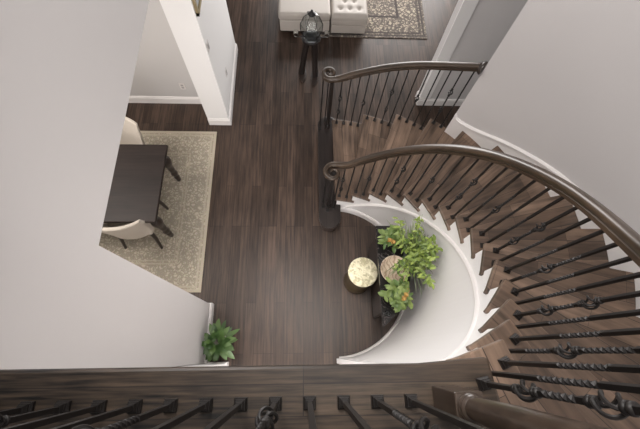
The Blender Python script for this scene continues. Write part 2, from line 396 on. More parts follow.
# bead moulding under the saw-tooth of the treads
bead = [(0.0, -0.020), (0.012, -0.020), (0.022, -0.010), (0.024, 0.004), (0.016, 0.018), (0.0, 0.022)]
path = [(*pin(k, RWI), max(0.15, (k + 1) * HR - 0.368)) for k in [1.75 + i * 0.2 for i in range(75)]]
m = MB(); m.sweep(path, bead, [1.0 - 0.75 * max(0, min(1, (i - 48) / 24)) for i in range(75)])
struct(m.build('trim_2', M_trim, smooth=35), 'white bead moulding curving up the stair well wall', 'trim')

# skirting cap on the outer wall
capoff = [(4.5, 0.23), (4.6, 0.17), (4.75, 0.13), (5.1, 0.095), (5.4, 0.085), (5.9, 0.095), (6.5, 0.105), (7, 0.115), (7.5, 0.12), (8, 0.12), (8.5, 0.13), (12, 0.12), (16, 0.12)]
ks = [4.5, 4.55, 4.6, 4.68, 4.75, 4.85, 5.0, 5.15] + [5.3 + i * 0.15 for i in range(72)]
m = MB(); vs = []; fs = []
for k in ks:
    zt = (k + 1) * HR + lerp_tab(capoff, k)
    vs += [(*pout(k, RW), zt - 0.6), (*pout(k, RW - 0.010), zt - 0.6), (*pout(k, RW - 0.010), zt - 0.03), (*pout(k, RW - 0.024), zt - 0.026), (*pout(k, RW - 0.026), zt - 0.006), (*pout(k, RW - 0.012), zt + 0.006), (*pout(k, RW), zt + 0.008)]
n = 7
for j in range(len(ks) - 1):
    for i in range(n): fs.append((j * n + i, j * n + (i + 1) % n, (j + 1) * n + (i + 1) % n, (j + 1) * n + i))
fs += [tuple(range(n))[::-1], tuple((len(ks) - 1) * n + i for i in range(n))]
m.add(vs, fs)
struct(m.build('baseboard_stair_outer', M_trim, smooth=30), 'white moulded skirting climbing the curved outer stair wall', 'baseboard')

# ------------------------------------------------------------------ staircase
st = empty('staircase', (0.35, 1.7, 0))
tag(st, 'curved dark wood staircase climbing round the white stair well', 'staircase')
def rel(o):   # keep world coordinates for children of an offset empty
    o.location = o.location - o.parent.location; return o
RTI = RI - 0.006
for k in range(1, 16):
    top = (k + 1) * HR; th = 0.034
    ro = 1.995 if k < 4.3 else RW - 0.011
    nose = 0.026
    N = 6; NR = 10
    def edge(off_k, off_m, r, f):
        a = T0 - DT * off_k + off_m / max(r, 0.3)
        return (CX + (OXC - CX) * f + r * cos(a), CY + (OYC - CY) * f + r * sin(a))
    out = []; uv = []
    rr = [RTI + (ro - RTI) * i / NR for i in range(NR + 1)]
    for r in rr:                                     # front edge, inside to outside
        f = (r - RTI) / (ro - RTI); out.append(edge(k, nose, r, f)); uv.append((r + k * 0.37, 0.0 + k * 0.31))
    for i in range(1, N + 1):                         # outer edge
        kk = k + i / N; out.append(edge(kk, 0.0, ro, 1)); uv.append((ro + k * 0.37, i / N * DT * ro * 0.72 + k * 0.31))
    for r in rr[::-1][1:-1]:
        f = (r - RTI) / (ro - RTI); out.append(edge(k + 1, 0.0, r, f)); uv.append((r + k * 0.37, DT * r * 0.72 + k * 0.31))
    out += [edge(k + 1, 0.0, RTI + 0.026, 0), edge(k + 1, -0.030, RTI + 0.026, 0), edge(k + 1, -0.030, RTI, 0), edge(k + 1, 0.0, RTI, 0)]
    uv += [(RTI + k * 0.37, DT * RTI * 0.72 + k * 0.31)] * 4
    m = MB(); m.prism(out, top - th, top, uv)
    t = rel(m.build('tread', M_tread, st, bevel=0.005))
for k in range(1, 17):                                # risers
    top = (k + 1) * HR - 0.034; bot = k * HR - (0.0 if k > 1 else 0.005)
    ro = 1.97 if k < 4.3 else RW - 0.012
    a = pin(k, RWI + 0.002); b = pout(k, ro)
    d = Vector((b[0] - a[0], b[1] - a[1], 0)).normalized(); s = Vector((-d.y, d.x, 0)) * 0.018
    pts = [(a[0], a[1]), (b[0], b[1]), (b[0] - s.x, b[1] - s.y), (a[0] - s.x, a[1] - s.y)]
    m = MB(); m.prism(pts, bot, top, [(0, 0.1), (1, 0.1), (1, 0.2), (0, 0.2)])
    rel(m.build('riser', M_tread, st))
# bullnose starting step
def rounded(x0, x1, y0, y1, ry, n=10):
    xc = (x0 + x1) / 2; rx = (x1 - x0) / 2
    return [(xc + rx * cos(pi + pi * i / n), y0 + ry + ry * sin(pi + pi * i / n)) for i in range(n + 1)] + [(xc + rx * cos(pi * i / n), y1 - ry + ry * sin(pi * i / n)) for i in range(n + 1)]
m = MB(); m.prism(rounded(0.185, 0.455, 1.41, 3.02, 0.13), HR - 0.034, HR)
bs = rel(m.build('starting_step', M_bull, st, bevel=0.01))
m = MB(); m.prism(rounded(0.205, 0.435, 1.43, 3.0, 0.11), 0, HR - 0.034)
o = m.build('step_base', M_dkwood, st); rel(o)
# outer stringer of the open lower flight
m = MB()
for k in range(1, 5):
    a0 = T0 - DT * k; a1 = T0 - DT * min(k + 1, KW)
    mm = arc_wall(1.94, 1.965, a0, a1, 0, (k + 1) * HR - 0.036, 4, (OXC, OYC)); m.add(mm.v, mm.f)
rel(m.build('stringer', M_string, st))

# ------------------------------------------------------------------ landing
arc_in = [pin(k, RTI) for k in (17.1, 16.8, 16.5, 16.25, 16.0)]
fr = [(CX + (OXC - CX) * f + r * cos(a), CY + (OYC - CY) * f + r * sin(a)) for f, r, a in [((r - RTI) / (RW - RTI), r, T0 - DT * 16 + 0.026 / r) for r in [RTI + (RW - 0.012 - RTI) * i / 6 for i in range(7)]]]
arc_out = [(0.655, -1.06)]
YF = -0.033
poly = [(XN, YF), (0.345, YF)] + fr + arc_out + [(arc_out[-1][0], -2.6), (XN, -2.6)]
m = MB(); m.prism(poly, LZ - 0.036, LZ)
struct(m.build('floor_landing', M_landing, bevel=0.010), 'brown wood floor of the upper landing with rounded nosing', 'floor')
poly2 = [(XL, YF - 0.035), (0.36, YF - 0.035)] + [(0.46, -0.10), (0.62, -1.09)] + [(arc_out[-1][0], -2.6), (XL, -2.6)]
m = MB(); m.prism(poly2, LZ - 0.27, LZ - 0.036)
struct(m.build('ceiling_hall', M_white), 'white underside of the upper landing', 'ceiling')

# ------------------------------------------------------------------ iron balusters
HB = 0.0063
def bar_mesh(m, z0, z1, tw, ang=0.0):
    """square bar from z0 to z1, twisted inside the (a, b) ranges of tw"""
    zs = [z0]
    cuts = sorted([q for q in tw], key=lambda q: q[0])
    for a, b in cuts:
        n = max(4, int((b - a) / 0.008)); zs += [a + (b - a) * i / n for i in range(n + 1)]
    zs.append(z1)
    vs = []; fs = []
    for z in zs:
        th = ang
        for a, b in cuts:
            if z >= b: th += 0.0
            elif z > a: th += (z - a) * 2 * pi / 0.085
        for i in range(4): vs.append((HB * 1.414 * cos(th + pi / 4 + i * pi / 2), HB * 1.414 * sin(th + pi / 4 + i * pi / 2), z))
    n = len(zs)
    for j in range(n - 1):
        for i in range(4): fs.append((4 * j + i, 4 * j + (i + 1) % 4, 4 * j + 4 + (i + 1) % 4, 4 * j + 4 + i))
    fs += [(3, 2, 1, 0), tuple(4 * (n - 1) + i for i in range(4))]
    m.add(vs, fs)
BH = 0.031      # half height of a basket
m = MB()
for q in range(4):
    m.tube([((0.006 + 0.0160 * sin(pi * i / 14) ** 0.8) * cos(q * pi / 2 + 2.6 * i / 14), (0.006 + 0.0160 * sin(pi * i / 14) ** 0.8) * sin(q * pi / 2 + 2.6 * i / 14), -BH + 2 * BH * i / 14) for i in range(15)], 0.0042, 6)
for z in (-BH - 0.016, -BH - 0.003, BH + 0.003, BH + 0.016):
    m.lathe([(0.009, z - 0.0065), (0.0125, z - 0.003), (0.0125, z + 0.003), (0.009, z + 0.0065)], 10)
BASKET = m.build('basket', M_iron, smooth=50)
m = MB()
for (a, z0, b, z1) in ((0.0175, 0.0, 0.0175, 0.010), (0.0175, 0.010, 0.012, 0.018), (0.0135, 0.018, 0.0135, 0.024), (0.012, 0.024, 0.0085, 0.034)):
    vs = [(sx * a, sy * a, z0) for sx, sy in ((-1, -1), (1, -1), (1, 1), (-1, 1))] + [(sx * b, sy * b, z1) for sx, sy in ((-1, -1), (1, -1), (1, 1), (-1, 1))]
    m.add(vs, [(3, 2, 1, 0), (4, 5, 6, 7), (0, 1, 5, 4), (1, 2, 6, 5), (2, 3, 7, 6), (3, 0, 4, 7)])
SHOE = m.build('shoe', M_iron)
used = {'b': False, 's': False}
def baluster(parent, x, y, z, h, kind, rz=0.0, shoe=True):
    g = BH + 0.010; more = []
    if kind == 'plain': segs = [(0, h, [(0.38 * h, 0.62 * h)])]; bk = []
    elif kind == 'straight': segs = [(0, h, [])]; bk = []
    elif kind == 'single':
        c = 0.48 * h; bk = [c]
        segs = [(0, c - g, [(0.24 * h, c - g - 0.03)]), (c + g, h, [(c + g + 0.03, 0.76 * h)])]
    else:
        c1, c2 = 0.285 * h, 0.61 * h; bk = [c1, c2]
        segs = [(0, c1 - g, []), (c1 + g, c2 - g, [(c1 + g + 0.03, c2 - g - 0.03)]), (c2 + g, h, [])]
    o = None
    for z0, z1, tw in segs:
        m = MB(); bar_mesh(m, z0, z1, tw)
        if o is None:
            o = m.build('baluster', M_iron, parent); o.location = Vector((x, y, z)) - parent.location; o.rotation_euler = (0, 0, rz)
        else: m.build('upper_bar', M_iron, o)
    for c in bk:
        if not used['b']: BASKET.parent = o; BASKET.location = (0, 0, c); used['b'] = True
        else: share(BASKET, 'basket', o, (0, 0, c), rnd.random() * 3)
    if shoe:
        if not used['s']: SHOE.parent = o; SHOE.location = (0, 0, 0); used['s'] = True
        else: share(SHOE, 'shoe', o, (0, 0, 0))
    return o
RAILP = [(-0.024, -0.030), (0.024, -0.030), (0.026, -0.012), (0.021, -0.008), (0.031, 0.004), (0.033, 0.016), (0.026, 0.029), (0.012, 0.035), (-0.012, 0.035), (-0.026, 0.029), (-0.033, 0.016), (-0.031, 0.004), (-0.021, -0.008), (-0.026, -0.012)]
def newel_turned(parent, x, y, z, h, mat=M_black):
    m = MB(); p = [(0.030, 0), (0.034, 0.01), (0.034, 0.05), (0.024, 0.065), (0.030, 0.08), (0.022, 0.10), (0.026, 0.30 * h), (0.027, 0.5 * h), (0.021, h - 0.12), (0.029, h - 0.10), (0.022, h - 0.08), (0.027, h - 0.03), (0.027, h)]
    m.lathe(p, 20); o = m.build('newel_post', mat, parent, smooth=50); o.location = Vector((x, y, z)) - parent.location; return o

# inner railing
roff = [(1, 0.72), (2, 0.725), (3, 0.76), (4, 0.80), (5, 0.825), (6, 0.84), (7.2, 0.845), (8.2, 0.835), (9.3, 0.825), (10.7, 0.795), (12, 0.77), (14, 0.77), (17, 0.80)]
rrad = [(1, 0.925), (4, 0.92), (7, 0.945), (10, 0.945), (17, 0.94)]
def smooth_tab(tab, x): return sum(lerp_tab(tab, x + d) for d in (-0.6, -0.3, 0, 0.3, 0.6)) / 5
def inz(k): return (k + 1) * HR + smooth_tab(roff, k)
def inr(k): return smooth_tab(rrad, k)
ri_ = empty('stair_railing', (0.31, 1.71, HR))
tag(ri_, 'inner stair railing with scrolled wood handrail and black iron balusters above the well', 'railing', None)
VZ = 1.075; VC = (0.297, 1.706); VR = 0.088
spiral = []
NS = 44
for i in range(NS + 1):
    t = i / NS; a = radians(90 + 430 * (1 - t)); r = 0.014 + (VR - 0.014) * t ** 0.75
    spiral.append((VC[0] + r * cos(a), VC[1] + r * sin(a), VZ))
sc = [0.50 + 0.40 * (i / NS) ** 1.5 for i in range(NS + 1)]
rail = list(spiral)
k0 = 1.35
p0 = Vector(spiral[-1]); p1 = Vector((*pin(k0, inr(k0)), inz(k0))); tg = (Vector((*pin(k0 + .05, inr(k0)), inz(k0 + .05))) - p1).normalized()
for i in range(1, 10):
    t = i / 10; h00 = 2 * t ** 3 - 3 * t ** 2 + 1; h10 = t ** 3 - 2 * t * t + t; h01 = -2 * t ** 3 + 3 * t * t; h11 = t ** 3 - t * t
    L_ = (p1 - p0).length
    rail.append(tuple(h00 * p0 + h10 * L_ * Vector((1, 0, 0)) + h01 * p1 + h11 * L_ * tg))
rail += [(*pin(k, inr(k)), inz(k)) for k in [k0 + i * 0.15 for i in range(103)]]
kend = k0 + 102 * 0.15
rail += [(0.41, -0.13, LZ + 0.95)]
sc += [min(1, 0.90 + 0.02 * q) for q in range(len(rail) - len(sc))]
m = MB(); m.sweep(rail, RAILP, sc); rel(m.build('handrail', M_rail, ri_, smooth=45))
newel_turned(ri_, 0.308, 1.716, HR, VZ - HR - 0.01)
for a in (150, 205, 262, 325):
    baluster(ri_, 0.302 + 0.072 * cos(radians(a)), 1.722 + 0.085 * sin(radians(a)), HR, VZ - 0.028 - HR, 'straight', 0)
kinds = ['double', 'plain', 'plain', 'single', 'plain', 'plain']
n = 0
for k in range(1, 16):
    for fpos in (0.10, 0.60):
        q = k + fpos; x, y = pin(q, inr(q)); z = (k + 1) * HR
        # the pattern runs so that the double baskets fall where the photograph has them
        baluster(ri_, x, y, z, inz(q) - 0.026 - z, kinds[n % 6], T0 - DT * q); n += 1
x, y = pin(16.1, 0.94); baluster(ri_, x, y, LZ, inz(16.1) - 0.026 - LZ, 'double', T0 - DT * 16.1)

# outer railing of the lower flight
ro_ = empty('stair_railing', (0.31, 2.85, HR))
tag(ro_, 'outer stair railing of the bottom steps, ending at the curved wall', 'railing')
ooff = [(1, 0.82), (1.7, 0.83), (2.3, 0.845), (3, 0.85), (3.75, 0.85), (4.5, 0.865)]
orad = [(1, 1.938), (3.4, 1.943), (4.0, 1.95), (4.5, 1.968)]
OZ = 1.185; OC = (0.283, 2.862); VR = 0.082; spiral = []
for i in range(NS + 1):
    t = i / NS; a = radians(-90 - 430 * (1 - t)); r = 0.014 + (VR - 0.014) * t ** 0.75
    spiral.append((OC[0] + r * cos(a), OC[1] + r * sin(a), OZ))
sc = [0.50 + 0.40 * (i / NS) ** 1.5 for i in range(NS + 1)]
rail = list(spiral); k0 = 1.5
def oz(k): return (k + 1) * HR + lerp_tab(ooff, k)
def orr(k): return lerp_tab(orad, k)
p0 = Vector(spiral[-1]); p1 = Vector((*pout(k0, orr(k0)), oz(k0))); tg = (Vector((*pout(k0 + .05, orr(k0)), oz(k0 + .05))) - p1).normalized()
for i in range(1, 10):
    t = i / 10; h00 = 2 * t ** 3 - 3 * t ** 2 + 1; h10 = t ** 3 - 2 * t * t + t; h01 = -2 * t ** 3 + 3 * t * t; h11 = t ** 3 - t * t
    L_ = (p1 - p0).length
    rail.append(tuple(h00 * p0 + h10 * L_ * Vector((1, 0, 0)) + h01 * p1 + h11 * L_ * tg))
rail += [(*pout(k, orr(k)), oz(k)) for k in [k0 + i * 0.1 for i in range(30)]]
sc += [min(1, 0.90 + 0.02 * q) for q in range(len(rail) - len(sc))]
m = MB(); m.sweep(rail, RAILP, sc); rel(m.build('handrail', M_rail, ro_, smooth=45))
# rosette on the wall end
ke = 4.485; a = T0 - DT * ke; c = Vector((*pout(ke, 1.966), oz(4.42)))
m = MB(); m.lathe([(0.0, 0), (0.058, 0), (0.062, 0.010), (0.058, 0.024), (0.050, 0.030), (0.044, 0.042), (0.0, 0.042)], 28, caps=False)
rs = m.build('rosette', M_dkwood, ro_, smooth=50)
tdir = Vector((-sin(a), cos(a), 0))       # towards the lower steps
rs.rotation_euler = tdir.to_track_quat('Z', 'Y').to_euler(); rs.location = c - ro_.location
newel_turned(ro_, 0.315, 2.85, HR, OZ - HR - 0.01)
for a in (95, 150, 205):
    baluster(ro_, 0.29 + 0.085 * cos(radians(a)), 2.86 + 0.085 * sin(radians(a)), HR, OZ - 0.028 - HR, 'straight', 0)
n = 0
for k in range(1, 5):
    for fpos in (0.08, 0.33, 0.58, 0.83):
        q = k + fpos
        if q > 4.45: continue
        x, y = pout(q, orr(q) + 0.004); z = (k + 1) * HR
        baluster(ro_, x, y, z, oz(q) - 0.026 - z, ['double', 'plain', 'plain', 'single', 'plain', 'plain'][n % 6], T0 - DT * q); n += 1

# landing guardrail
gl = empty('landing_railing', (0.0, -0.13, LZ))
tag(gl, 'straight landing railing of iron balusters along the near bottom edge', 'railing')
BY = -0.132
gk = {0: 'plain', 1: 'plain'}
for i in range(-11, 4):
    x = 0.018 + 0.0965 * i
    ph = (i + 1) % 6
    kd = {0: 'double', 3: 'single'}.get(ph, 'straight' if i % 2 else 'straight')
    baluster(gl, x, BY, LZ, 0.93, kd, 0.0)
m = MB(); m.sweep([(XL, BY, LZ + 0.955), (-0.4, BY, LZ + 0.955), (0.41, BY, LZ + 0.955)], RAILP); rel(m.build('handrail', M_rail, gl, smooth=45))
nx, ny = 0.4095, -0.1305
m = MB(); m.box(-0.036, 0.036, -0.036, 0.036, 0, 0.170)
nb = m.build('newel_post', M_post, gl, bevel=0.003); nb.location = Vector((nx, ny, LZ)) - gl.location
m = MB(); m.lathe([(0.033, 0.170), (0.034, 0.174), (0.034, 0.180), (0.030, 0.184), (0.033, 0.188), (0.033, 0.194), (0.026, 0.200), (0.028, 0.26), (0.031, 0.40), (0.030, 0.60), (0.024, 0.82), (0.030, 0.84), (0.030, 0.86)], 28)
o = m.build('turned_shaft', M_post, nb, smooth=50)
m = MB(); m.box(-0.036, 0.036, -0.036, 0.036, 0.86, 1.05); m.build('newel_cap', M_post, nb, bevel=0.003)

# ------------------------------------------------------------------ dining room
m = MB(); m.add([(-4.8, 0.68, 0.0), (-1.2, 0.68, 0.0), (-1.2, 2.87, 0.0), (-4.8, 2.87, 0.0), (-4.8, 0.68, 0.012), (-1.2, 0.68, 0.012), (-1.2, 2.87, 0.012), (-4.8, 2.87, 0.012)],
                [(3, 2, 1, 0), (4, 5, 6, 7), (0, 1, 5, 4), (1, 2, 6, 5), (2, 3, 7, 6), (3, 0, 4, 7)],
                [(0, 0), (3.6, 0), (3.6, 2.19), (0, 2.19)] * 2)
for i, v in enumerate(m.v): m.v[i] = (max(v[0], -4.55), v[1], v[2])
tag(m.build('rug', M_rugd), 'pale beige patterned rug under the dark dining table', 'rug')
tb = empty('dining_table', (-2.5, 1.75, 0.012)); tag(tb, 'dark wood dining table with turned legs on the beige rug', 'table')
TX0, TX1, TY0, TY1 = -3.5, -1.535, 1.29, 2.215
m = MB(); m.box(TX0, TX1, TY0, TY1, 0.705, 0.745); rel(m.build('tabletop', M_table, tb, bevel=0.008))
m = MB(); m.box(TX0 + 0.09, TX1 - 0.09, TY0 + 0.09, TY1 - 0.09, 0.60, 0.705); rel(m.build('apron', M_dkwood, tb))
LEG = None
for x in (TX1 - 0.085, TX0 + 0.085):
    for y in (TY0 + 0.085, TY1 - 0.085):
        if LEG is None:
            m = MB(); m.lathe([(0.022, 0.0), (0.030, 0.02), (0.026, 0.05), (0.036, 0.10), (0.030, 0.13), (0.026, 0.16), (0.044, 0.20), (0.030, 0.235), (0.034, 0.27), (0.040, 0.34), (0.036, 0.38), (0.050, 0.42), (0.062, 0.49), (0.058, 0.54), (0.034, 0.575), (0.045, 0.60), (0.045, 0.693)], 20)
            LEG = m.build('leg', M_dkwood, tb, smooth=50); LEG.location = Vector((x, y, 0.012)) - tb.location
        else: share(LEG, 'leg', tb, Vector((x, y, 0.012)) - tb.location)
def chair(loc, rz, label):
    c = empty('dining_chair', loc, rz); tag(c, label, 'chair', 'cream dining chairs at the dark table')
    m = MB(); m.box(-0.25, 0.25, -0.24, 0.25, 0.36, 0.47); o = m.build('seat', M_cream, c, bevel=0.035, segs=4)
    # curved, raked back with a raised crest
    vs = []; fs = []; NU, NV = 14, 8
    for side in (0, 1):
        for j in range(NV + 1):
            v = j / NV
            for i in range(NU + 1):
                u = -1 + 2 * i / NU
                x = u * (0.25 + 0.05 * v); z = 0.38 + v * (0.52 + 0.03 * cos(u * pi / 2.0) - 0.02)
                y = -0.22 - 0.11 * v ** 1.2 + 0.10 * abs(u) ** 2.4 - (0.075 if side else 0.0) * (1 - 0.45 * v)
                vs.append((x, y, z))
    nn = (NU + 1) * (NV + 1)
    for j in range(NV):
        for i in range(NU):
            a = j * (NU + 1) + i; fs.append((a, a + 1, a + NU + 2, a + NU + 1)); b = a + nn; fs.append((b, b + NU + 1, b + NU + 2, b + 1))
    rim = [i for i in range(NU + 1)] + [j * (NU + 1) + NU for j in range(1, NV + 1)] + [NV * (NU + 1) + i for i in range(NU - 1, -1, -1)] + [j * (NU + 1) for j in range(NV - 1, 0, -1)]
    for a, b in zip(rim, rim[1:] + rim[:1]): fs.append((a, a + nn, b + nn, b))
    m = MB(); m.add(vs, fs); m.build('backrest', M_cream, c, smooth=50, bevel=0.012, segs=3)
    for sx in (-1, 1):
        m = MB(); m.tube([(sx * 0.20, 0.20, 0.38), (sx * 0.21, 0.22, 0.18), (sx * 0.215, 0.225, 0)], [0.028, 0.022, 0.016], 10); m.build('leg', M_dkwood, c, smooth=50)
        m = MB(); m.tube([(sx * 0.19, -0.19, 0.38), (sx * 0.20, -0.22, 0.18), (sx * 0.215, -0.285, 0)], [0.028, 0.022, 0.016], 10); m.build('leg', M_dkwood, c, smooth=50)
    return c
chair((-1.93, 1.50, 0.0155), 0.0, 'cream upholstered chair on the near side of the dark table')
chair((-2.13, 2.12, 0.0155), pi, 'cream upholstered chair on the far side of the dark table')

# ------------------------------------------------------------------ living room
m = MB(); vs = [(0.2, 4.64), (1.95, 4.64), (1.95, 7.24), (0.2, 7.24)]
m.prism(vs, 0.0, 0.012, [(0, 0), (1.75, 0), (1.75, 2.6), (0, 2.6)])
tag(m.build('rug', M_rugl), 'dark and cream patterned rug beside the cream leather seating', 'rug')
sf = empty('sofa', (0.0, 5.1, 0.012)); tag(sf, 'cream leather sofa end with a plain seat cushion, left of the tufted ottoman', 'sofa')
m = MB(); m.box(-0.37, 0.385, 4.655, 5.6, 0.07, 0.27); rel(m.build('base', M_leather, sf, bevel=0.02, segs=3))
m = MB(); m.box(-0.385, 0.39, 4.64, 5.6, 0.272, 0.40); rel(m.build('seat_cushion', M_leather, sf, bevel=0.04, segs=4))
for x in (-0.3, 0.3):
    for y in (4.74, 5.5):
        m = MB(); m.lathe([(0.018, 0.012), (0.025, 0.075)], 10, (x, y)); rel(m.build('foot', M_dkwood, sf))
ot = empty('ottoman', (0.68, 5.1, 0.012)); tag(ot, 'cream leather tufted ottoman standing on the patterned rug', 'ottoman')
m = MB(); m.box(0.41, 0.945, 4.66, 5.25, 0.05, 0.20); rel(m.build('base', M_leather, ot, bevel=0.015, segs=3))
m = MB(); m.box(0.405, 0.95, 4.655, 5.255, 0.205, 0.29); rel(m.build('band', M_leather, ot, bevel=0.015, segs=3))
vs = []; fs = []; NX, NY = 30, 30
bt = [(0.54, 4.80), (0.68, 4.80), (0.82, 4.80), (0.61, 4.95), (0.75, 4.95), (0.54, 5.10), (0.68, 5.10), (0.82, 5.10)]
for j in range(NY + 1):
    for i in range(NX + 1):
        x = 0.402 + 0.551 * i / NX; y = 4.652 + 0.61 * j / NY
        e = min(i, NX - i, j, NY - j) / NX
        z = 0.385 - 0.05 * max(0, 1 - e / 0.07) ** 2
        for bx, by in bt: z -= 0.030 * math.exp(-((x - bx) ** 2 + (y - by) ** 2) / 0.0011)
        vs.append((x, y, z))
for j in range(NY):
    for i in range(NX): a = j * (NX + 1) + i; fs.append((a, a + 1, a + NX + 2, a + NX + 1))
nn = len(vs); rim = [i for i in range(NX + 1)] + [j * (NX + 1) + NX for j in range(1, NY + 1)] + [NY * (NX + 1) + i for i in range(NX - 1, -1, -1)] + [j * (NX + 1) for j in range(NY - 1, 0, -1)]
vs += [(vs[i][0], vs[i][1], 0.295) for i in rim]
for q in range(len(rim)): fs.append((rim[q], nn + q, nn + (q + 1) % len(rim), rim[(q + 1) % len(rim)]))
fs.append(tuple(nn + q for q in range(len(rim))))
m = MB(); m.add(vs, fs); oc = rel(m.build('tufted_cushion', M_leather, ot, smooth=60))
BT = None
for bx, by in bt:
    if BT is None:
        m = MB(); m.lathe([(0.012, 0), (0.011, 0.006), (0.004, 0.010)], 10); BT = m.build('button', M_leather, oc, smooth=60); BT.location = (bx, by, 0.355)
    else: share(BT, 'button', oc, (bx, by, 0.355))
for x in (0.47, 0.89):
    for y in (4.72, 5.19):
        m = MB(); m.lathe([(0.018, 0.012), (0.022, 0.055)], 10, (x, y)); rel(m.build('foot', M_dkwood, ot))

# slender stand with a glass lantern
sd = empty('pedestal_stand', (0.09, 3.80, 0)); tag(sd, 'slender dark stand with two leaf-shaped feet carrying the glass lantern', 'stand')
for sx, fx, fy in ((-1, -0.125, 0.12), (1, 0.075, 0.06)):
    m = MB(); vs = [(i / 12, 0.058 * sin(pi * i / 12) ** 0.7) for i in range(13)]
    b0 = Vector((fx, fy + 0.17, 0)); L1 = Vector((-0.02 * sx, -0.36, 0)); n_ = Vector((L1.y, -L1.x, 0)).normalized()
    outl = [b0 + L1 * t + n_ * wv for t, wv in vs] + [b0 + L1 * t - n_ * wv for t, wv in vs[::-1][1:-1]]
    m.prism([(p.x, p.y) for p in outl], 0, 0.02); m.build('foot', M_dkwood, sd, bevel=0.004)
    m = MB(); m.tube([(fx, fy, 0.015), (fx * 0.8, fy * 0.7, 0.3), (sx * 0.05, 0.0, 0.76)], [0.045, 0.040, 0.045], 10); m.build('upright', M_black, sd, smooth=50)
m = MB(); m.lathe([(0.11, 0.755), (0.125, 0.765), (0.125, 0.78)], 24); m.build('top_plate', M_black, sd, smooth=50)
ln = empty('glass_lantern', (0.09, 3.80, 0.781)); tag(ln, 'clear glass lantern with dark ribs on top of the slender stand', 'lantern')
m = MB(); m.lathe([(0.095, 0.0), (0.135, 0.10), (0.14, 0.20), (0.095, 0.31), (0.045, 0.34), (0.042, 0.34), (0.090, 0.308), (0.135, 0.20), (0.13, 0.10), (0.090, 0.006), (0.0, 0.006)], 6, caps=False); m.build('glass_body', M_glass, ln)
for i in range(6):
    a = 2 * pi * i / 6; m = MB(); m.tube([(r * cos(a), r * sin(a), z) for r, z in ((0.097, 0.0), (0.138, 0.10), (0.143, 0.20), (0.098, 0.31), (0.046, 0.345))], 0.0028, 6); m.build('rib', M_iron, ln)
m = MB(); m.lathe([(0.046, 0.34), (0.05, 0.35), (0.02, 0.375), (0.012, 0.385), (0.014, 0.40), (0.0, 0.405)], 16, caps=False); m.build('cap', M_iron, ln, smooth=50)
for sx in (-1, 1):
    m = MB(); m.lathe([(0.012, 0.0), (0.030, 0.02), (0.034, 0.07), (0.031, 0.07), (0.027, 0.022), (0.0, 0.006)], 14, caps=False); o = m.build('glass_cup', M_glass, ln, smooth=50); o.location = (sx * 0.195, -0.04, 0.05)
    m = MB(); m.tube([(sx * 0.08, 0, 0.03), (sx * 0.15, -0.03, 0.03), (sx * 0.195, -0.04, 0.055)], 0.005, 6); m.build('arm', M_iron, ln)

# ------------------------------------------------------------------ wall fittings
pf = empty('picture_frame', (XL, 3.2, 1.95)); tag(pf, 'gilt framed grey picture on the narrow wall end', 'picture frame')
m = MB(); Y0, Y1, Z0, Z1, tf = 3.02, 3.62, 1.74, 2.5, 0.035
for a in ((Y0, Y1, Z0, Z0 + tf), (Y0, Y1, Z1 - tf, Z1), (Y0, Y0 + tf, Z0, Z1), (Y1 - tf, Y1, Z0, Z1)): m.box(XL + 0.001, XL + 0.026, *a)
rel(m.build('frame', M_frame, pf))
m = MB(); m.box(XL + 0.001, XL + 0.012, Y0 + tf, Y1 - tf, Z0 + tf, Z1 - tf); rel(m.build('print', M_art, pf))
sw = empty('light_switch', (XL, 3.07, 1.33)); tag(sw, 'white light switch plate near the edge of the narrow wall end', 'switch')
m = MB(); m.box(0, 0.006, -0.035, 0.035, -0.06, 0.06); m.build('plate', M_plate, sw, bevel=0.002)
m = MB(); m.box(0.006, 0.012, -0.014, 0.014, -0.03, 0.03); m.build('rocker', M_dkplastic, sw)
def outlet(loc, rz, label):
    o = empty('wall_outlet', loc, rz); tag(o, label, 'outlet')
    m = MB(); m.box(0, 0.006, -0.036, 0.036, -0.058, 0.058); m.build('plate', M_plate, o, bevel=0.002)
    for z in (-0.022, 0.022):
        m = MB(); m.box(0.006, 0.009, -0.016, 0.016, z - 0.014, z + 0.014); m.build('socket', M_dkplastic, o)
outlet((XL, 3.47, 0.49), 0, 'white wall outlet low on the narrow wall end')
outlet((-1.62, 3.35, 0.35), -pi / 2, 'white wall outlet on the grey dining room back wall')

# ------------------------------------------------------------------ console, stool, plants
cn = empty('console_table', (0.85, 0.75, 0)); tag(cn, 'dark console with black marble top against the curved white wall', 'console')
def demilune(xf, y0, y1, r, n=18):
    ya0 = max(y0, CY - sqrt(r * r - (xf - CX) ** 2)); pts = [(xf, y1), (xf, ya0)]
    a0 = atan2(ya0 - CY, sqrt(r * r - (ya0 - CY) ** 2)); a1 = atan2(y1 - CY, sqrt(max(1e-6, r * r - (y1 - CY) ** 2)))
    return pts + [(CX + r * cos(a0 + (a1 - a0) * i / n), CY + r * sin(a0 + (a1 - a0) * i / n)) for i in range(1, n + 1)]
m = MB(); m.prism(demilune(0.752, 0.2, 1.235, 0.735), 0.765, 0.80); rel(m.build('marble_top', M_marble, cn, bevel=0.004))
m = MB(); m.prism(demilune(0.812, 0.36, 1.20, 0.70), 0.02, 0.765); body = rel(m.build('cabinet', M_dkwood, cn, bevel=0.004))
for y0, y1 in ((0.375, 0.775), (0.785, 1.185)):
    m = MB(); m.box(0.799, 0.812, y0, y1, 0.06, 0.74); d = m.build('door', M_dkwood, body, bevel=0.003)
CT = 0.80
sto = empty('drum_stool', (0.632, 0.80, 0)); tag(sto, 'round drum stool with hammered pale gold top beside the console', 'stool')
m = MB(); m.lathe([(0.146, 0.0), (0.152, 0.02), (0.147, 0.15), (0.143, 0.28), (0.147, 0.40), (0.156, 0.525)], 40); m.build('body', M_stoolside, sto, smooth=50)
